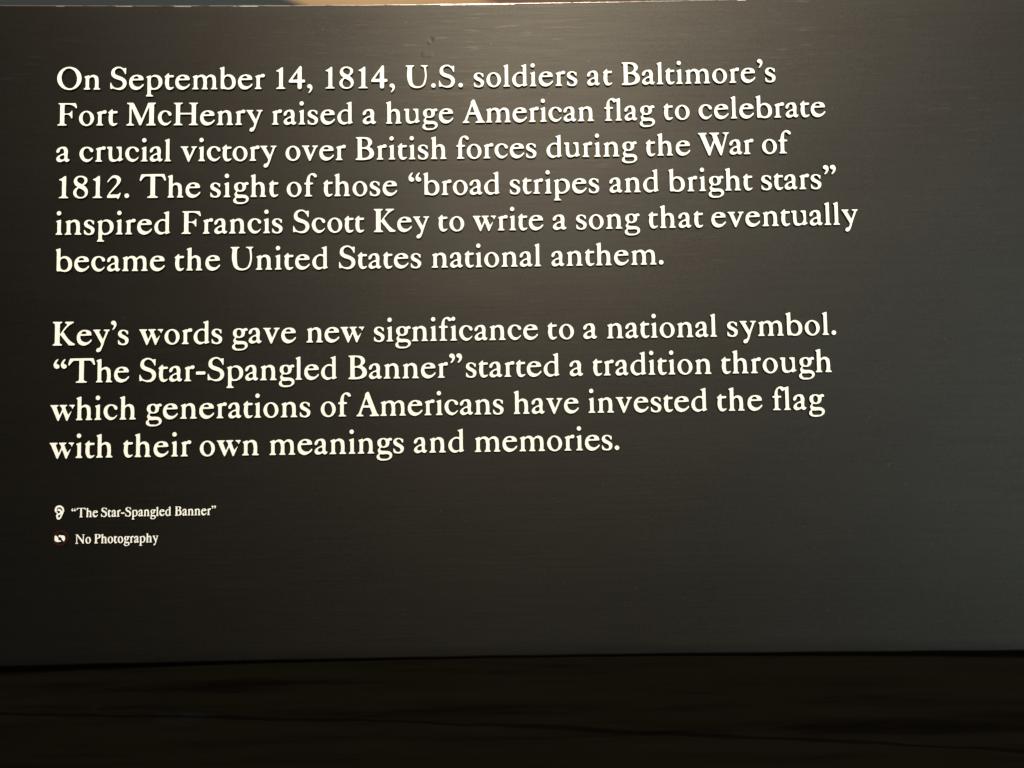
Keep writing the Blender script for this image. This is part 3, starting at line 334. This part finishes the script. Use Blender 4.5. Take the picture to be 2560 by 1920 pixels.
TEXT_LINES = [
    (0.0, [('On', -0.00061, 0.03973), ('September', 0.04916, 0.19542), ('14,', 0.20621, 0.24091), ('1814,', 0.25334, 0.31982), ('U.S.', 0.33037, 0.3852), ('soldiers', 0.39577, 0.49529), ('at', 0.50486, 0.52881), ('Baltimore’s', 0.53804, 0.6854)]),
    (-0.035, [('Fort', 0.0003, 0.05638), ('McHenry', 0.06479, 0.19338), ('raised', 0.20231, 0.27934), ('a', 0.28897, 0.3017), ('huge', 0.31119, 0.37561), ('American', 0.38458, 0.51064), ('ﬂag', 0.52069, 0.56889), ('to', 0.5775, 0.60226), ('celebrate', 0.61094, 0.73152)]),
    (-0.07, [('a', -6e-05, 0.01232), ('crucial', 0.02147, 0.10721), ('victory', 0.1162, 0.20678), ('over', 0.21543, 0.27266), ('British', 0.2821, 0.36879), ('forces', 0.37835, 0.45479), ('during', 0.46455, 0.55105), ('the', 0.55969, 0.60186), ('War', 0.60968, 0.66226), ('of', 0.67039, 0.69799)]),
    (-0.105, [('1812.', 0.00289, 0.06828), ('The', 0.07818, 0.13491), ('sight', 0.14443, 0.20854), ('of', 0.2166, 0.24509), ('those', 0.25135, 0.3214), ('“broad', 0.33241, 0.41903), ('stripes', 0.42895, 0.51416), ('and', 0.52407, 0.57072), ('bright', 0.58054, 0.66003), ('stars”', 0.66852, 0.73928)]),
    (-0.14, [('inspired', 0.00051, 0.10689), ('Francis', 0.1177, 0.21267), ('Scott', 0.22268, 0.28992), ('Key', 0.2991, 0.35173), ('to', 0.36032, 0.38496), ('write', 0.39317, 0.46019), ('a', 0.46936, 0.48226), ('song', 0.49162, 0.55213), ('that', 0.56049, 0.6121), ('eventually', 0.62003, 0.75838)]),
    (-0.175, [('became', 0.00116, 0.10237), ('the', 0.11166, 0.15406), ('United', 0.16384, 0.25546), ('States', 0.26607, 0.34378), ('national', 0.35367, 0.45747), ('anthem.', 0.46745, 0.57357)]),
    (-0.24471, [('Key’s', -0.00029, 0.06975), ('words', 0.07936, 0.15651), ('gave', 0.16587, 0.22542), ('new', 0.23532, 0.28961), ('signiﬁcance', 0.29879, 0.45333), ('to', 0.46261, 0.48741), ('a', 0.49628, 0.50904), ('national', 0.51854, 0.62209), ('symbol.', 0.63189, 0.73373)]),
    (-0.27971, [('“The', 0.00121, 0.07051), ('Star-Spangled', 0.08013, 0.2637), ('Banner”', 0.27453, 0.3815), ('started', 0.38511, 0.47293), ('a', 0.48272, 0.49525), ('tradition', 0.50451, 0.61595), ('through', 0.62536, 0.72831)]),
    (-0.31471, [('which', -0.00108, 0.07727), ('generations', 0.08665, 0.23901), ('of', 0.24875, 0.27683), ('Americans', 0.28207, 0.41996), ('have', 0.42953, 0.49054), ('invested', 0.49966, 0.61082), ('the', 0.62032, 0.6624), ('ﬂag', 0.67212, 0.72034)]),
    (-0.34971, [('with', -0.00117, 0.0563), ('their', 0.06618, 0.12857), ('own', 0.13657, 0.19116), ('meanings', 0.20102, 0.32618), ('and', 0.33571, 0.38245), ('memories.', 0.39252, 0.52777)]),
]
CAPTION_LINES = [
    (-0.4043, [('“The', 0.01956, 0.04367), ('Star-Spangled', 0.04658, 0.11036), ('Banner”', 0.11409, 0.1518)]),
    (-0.4284, [('No', 0.02349, 0.03773), ('Photography', 0.04082, 0.0991)]),
]

LEFT_BEARING = dict(t=20, a=20, w=12, v=12, y=12, T=15, A=10, W=8)
RIGHT_BEARING = dict(r=6, t=4, a=16, w=2, v=8, y=8, g=-6, T=8, A=3, f=-70, W=-12, P=5, F=20)
for q in '182':
    RIGHT_BEARING[q] = 60
    LEFT_BEARING[q] = 45
LEFT_BEARING['4'] = 15
RIGHT_BEARING['S'] = 26
LETTER_SCALE = 4.11e-5

PANEL_CENTRE = 0.43
PANEL_TOP, PANEL_BOTTOM = 0.0848, -0.5391
RELIEF = 0.0018  # how far the paragraph letters stand off the sheet


def bow(x):
    """The sheet is very slightly bowed: its ends stand nearer than its middle."""
    return -0.03635 * (x - PANEL_CENTRE) ** 2


def loops_of(s):
    return [[tuple(float(c) for c in p.split(',')) for p in l.split(' ')] for l in s.split(';')]


def area(l):
    return 0.5 * sum(l[i - 1][0] * l[i][1] - l[i][0] * l[i - 1][1] for i in range(len(l)))


def contains(l, p):
    c = False
    for i in range(len(l)):
        (x1, y1), (x2, y2) = l[i - 1], l[i]
        if (y1 > p[1]) != (y2 > p[1]) and p[0] < (x2 - x1) * (p[1] - y1) / (y2 - y1) + x1:
            c = not c
    return c


def shape_pieces(loops):
    """[(outer, [holes])] of one letter."""
    big = max(loops, key=lambda l: abs(area(l)))
    sgn = 1 if area(big) > 0 else -1
    outs = [l for l in loops if area(l) * sgn > 0]
    holes = [l for l in loops if area(l) * sgn < 0]
    return [(o, [h for h in holes if contains(o, h[0])]) for o in outs]


class Raised:
    """Collects raised flat shapes lying on the bowed sheet into one mesh."""

    def __init__(self, thick):
        self.v, self.f, self.mi, self.t = [], [], [], thick

    def add(self, loops, place):
        for outer, holes in shape_pieces(loops):
            rings = [[place(*p) for p in r] for r in [outer] + holes]
            flat = [q for r in rings for q in r]
            n, o = len(flat), len(self.v)
            for x, z in flat:
                self.v.append((x, bow(x) + RELIEF - self.t, z))
            for x, z in flat:
                self.v.append((x, bow(x) + RELIEF + 0.0004, z))
            for tri in tessellate_polygon([[Vector((x, z, 0)) for x, z in r] for r in rings]):
                a, b_, c = (flat[i] for i in tri)
                if (b_[0] - a[0]) * (c[1] - a[1]) - (b_[1] - a[1]) * (c[0] - a[0]) < 0:
                    tri = tri[::-1]
                self.f.append([o + i for i in tri])
                self.mi.append(0)
            k = 0
            for ri, r in enumerate(rings):
                ccw = area(r) > 0
                if (ri == 0) != ccw:
                    idx = list(range(len(r)))[::-1]
                else:
                    idx = list(range(len(r)))
                for i in range(len(idx)):
                    p, q = o + k + idx[i - 1], o + k + idx[i]
                    self.f.append([p, p + n, q + n, q])
                    self.mi.append(1)
                k += len(r)

    def build(self, name, face, side, parent):
        me = bpy.data.meshes.new(name)
        me.from_pydata(self.v, [], self.f)
        me.materials.append(face)
        me.materials.append(side)
        me.polygons.foreach_set('material_index', self.mi)
        me.update()
        return link(name, me, parent)


def link(name, me, parent=None):
    o = bpy.data.objects.new(name, me)
    scene.collection.objects.link(o)
    o.parent = parent
    return o


def word_shapes(letters, word, x0, x1, sx):
    """Letters of a word spread so that it runs exactly from x0 to x1: [(loops, offset)]."""
    loops = [loops_of(letters[c]) for c in word]
    ext = [(min(p[0] for l in ls for p in l), max(p[0] for l in ls for p in l)) for ls in loops]
    gaps = [RIGHT_BEARING.get(a, 22) + LEFT_BEARING.get(c, 22) for a, c in zip(word, word[1:])]
    ink = sum(b_ - a for a, b_ in ext)
    if sx is None:
        sx = (x1 - x0) / (ink + sum(gaps))
    if gaps:
        extra = ((x1 - x0) / sx - ink - sum(gaps)) / len(gaps)
    else:
        sx, extra = (x1 - x0) / ink, 0
    out, x = [], 0.0
    for i, (ls, (a, b_)) in enumerate(zip(loops, ext)):
        if i:
            x += gaps[i - 1] + extra
        out.append((ls, x - a))
        x += b_ - a
    return out, sx


# ------------------------------------------------------------------ the information panel
panel = bpy.data.objects.new('info_panel', None)
scene.collection.objects.link(panel)
panel['label'] = 'dark brushed metal text panel with raised cream lettering in two paragraphs'
panel['category'] = 'information panel'


def build_plate():
    x0, x1, nx = -0.30, 1.22, 190
    rad, thick = 0.0024, 0.0036
    prof = [(thick, PANEL_BOTTOM)]
    for k in range(7):
        a = math.pi / 2 * k / 6
        prof.append((rad - rad * math.sin(a), PANEL_BOTTOM + rad - rad * math.cos(a)))
    nz = 60
    for k in range(1, nz):
        prof.append((0.0, PANEL_BOTTOM + rad + (PANEL_TOP - PANEL_BOTTOM - 2 * rad) * k / nz))
    for k in range(7):
        a = math.pi / 2 * (1 - k / 6)
        prof.append((rad - rad * math.sin(a), PANEL_TOP - rad + rad * math.cos(a)))
    prof.append((thick, PANEL_TOP))
    v, f, uv = [], [], []
    np_ = len(prof)
    for i in range(nx + 1):
        x = x0 + (x1 - x0) * i / nx
        for k, (d, z) in enumerate(prof):
            # hand-worn edges are not dead straight
            w = 0.0003 * noise.noise(Vector((x * 26, z * 3, 4.2))) if k < 9 or k > np_ - 10 else 0.0
            v.append((x, bow(x) + RELIEF + d, z + w))
    for i in range(nx):
        for k in range(np_):
            k2 = (k + 1) % np_
            f.append([i * np_ + k, (i + 1) * np_ + k, (i + 1) * np_ + k2, i * np_ + k2])
    f.append([k for k in range(np_)])
    f.append([nx * np_ + k for k in range(np_)][::-1])
    me = bpy.data.meshes.new('plate')
    me.from_pydata(v, [], f)
    uvl = me.uv_layers.new(name='UVMap')
    for lp in me.loops:
        co = me.vertices[lp.vertex_index].co
        uvl.data[lp.index].uv = (co.x, co.z + co.y)
    me.materials.append(metal)
    me.materials.append(rim_metal)
    for p in me.polygons:
        p.use_smooth = True
        zs = [v[i][2] for i in p.vertices]
        if len(zs) == 4 and min(zs) > PANEL_TOP - rad * 0.97:
            p.material_index = 1
    me.update()
    return link('plate', me, panel)


plate = build_plate()

for z0, words in TEXT_LINES:
    r = Raised(RELIEF)
    for w, xa, xb in words:
        shapes, sx = word_shapes(LETTERS, w, xa, xb, LETTER_SCALE)
        for ls, off in shapes:
            r.add(ls, lambda x, y, off=off, xa=xa, sx=sx, z0=z0: (xa + (x + off) * sx, z0 + y * LETTER_SCALE))
    r.build('text_line', cream, dark_edge, panel)


def caption_height(y):
    """The captions use a face with taller small letters than the paragraphs."""
    if y > 357:
        return 0.00625 + (y - 357) * 1.23e-5
    if y >= 0:
        return y * 0.00625 / 357
    return y * 1.75e-5


for z0, words in CAPTION_LINES:
    r = Raised(0.0014)
    for w, xa, xb in words:
        shapes, sx = word_shapes(HEAVY_LETTERS, w, xa, xb, None)
        for ls, off in shapes:
            r.add(ls, lambda x, y, off=off, xa=xa, sx=sx, z0=z0: (xa + (x + off) * sx, z0 + caption_height(y)))
    r.build('caption_line', cream, dark_edge, panel)

SYM = 0.0003650 / 13.825


def sym_place(x, y):
    return (-0.00153 + (x * SYM) + 0.000007 * -y * SYM * 40, -0.38962 + y * SYM * 0.985 - x * SYM * 0.006)


def symbol(name, key, face, thick, parent):
    r = Raised(thick)
    r.add(loops_of(SYMBOLS[key]), sym_place)
    return r.build(name, face, dark_edge, parent)


symbol('ear_symbol', 'ear', cream, 0.0014, panel)
camera_symbol = symbol('camera_symbol', 'cam', cream, 0.0014, panel)
symbol('prohibition_ring', 'ring', red_ink, 0.0011, camera_symbol)

# ------------------------------------------------------------------ the dark wooden base the panel is fixed to
n = 300
v, f = [], []
for i in range(n + 1):
    x = -0.40 + 1.70 * i / n
    for k in range(41):
        z = -0.02 - 0.98 * k / 40
        v.append((x, 0.0050 + 0.0006 * noise.noise(Vector((x * 2.5, z * 14, 2.2))), z))
    v.append((x, 0.026, -1.0))
    v.append((x, 0.026, -0.02))
for i in range(n):
    for k in range(43):
        f.append([i * 43 + k, i * 43 + (k + 1) % 43, (i + 1) * 43 + (k + 1) % 43, (i + 1) * 43 + k])
f.append([k for k in range(43)][::-1])
f.append([n * 43 + k for k in range(43)])
me = bpy.data.meshes.new('wooden_base')
me.from_pydata(v, [], f)
me.materials.append(wood)
for p in me.polygons:
    p.use_smooth = True
me.update()
base_board = link('wooden_base', me)
base_board['label'] = 'nearly black stained wooden base board below the text panel'
base_board['category'] = 'base board'

# ------------------------------------------------------------------ painted mural on the wall behind
v = [(-0.9, 0.30, 0.10), (1.9, 0.30, 0.10), (1.9, 0.30, 1.1), (-0.9, 0.30, 1.1), (-0.9, 0.33, 0.10), (1.9, 0.33, 0.10), (1.9, 0.33, 1.1), (-0.9, 0.33, 1.1)]
me = bpy.data.meshes.new('wall_mural')
me.from_pydata(v, [], [[0, 1, 2, 3], [5, 4, 7, 6], [4, 0, 3, 7], [1, 5, 6, 2], [3, 2, 6, 7], [4, 5, 1, 0]])
me.materials.append(mural)
mu = link('wall_mural', me)
mu['label'] = 'blurred teal, tan and brown mural seen as a sliver above the panel'
mu['category'] = 'mural'
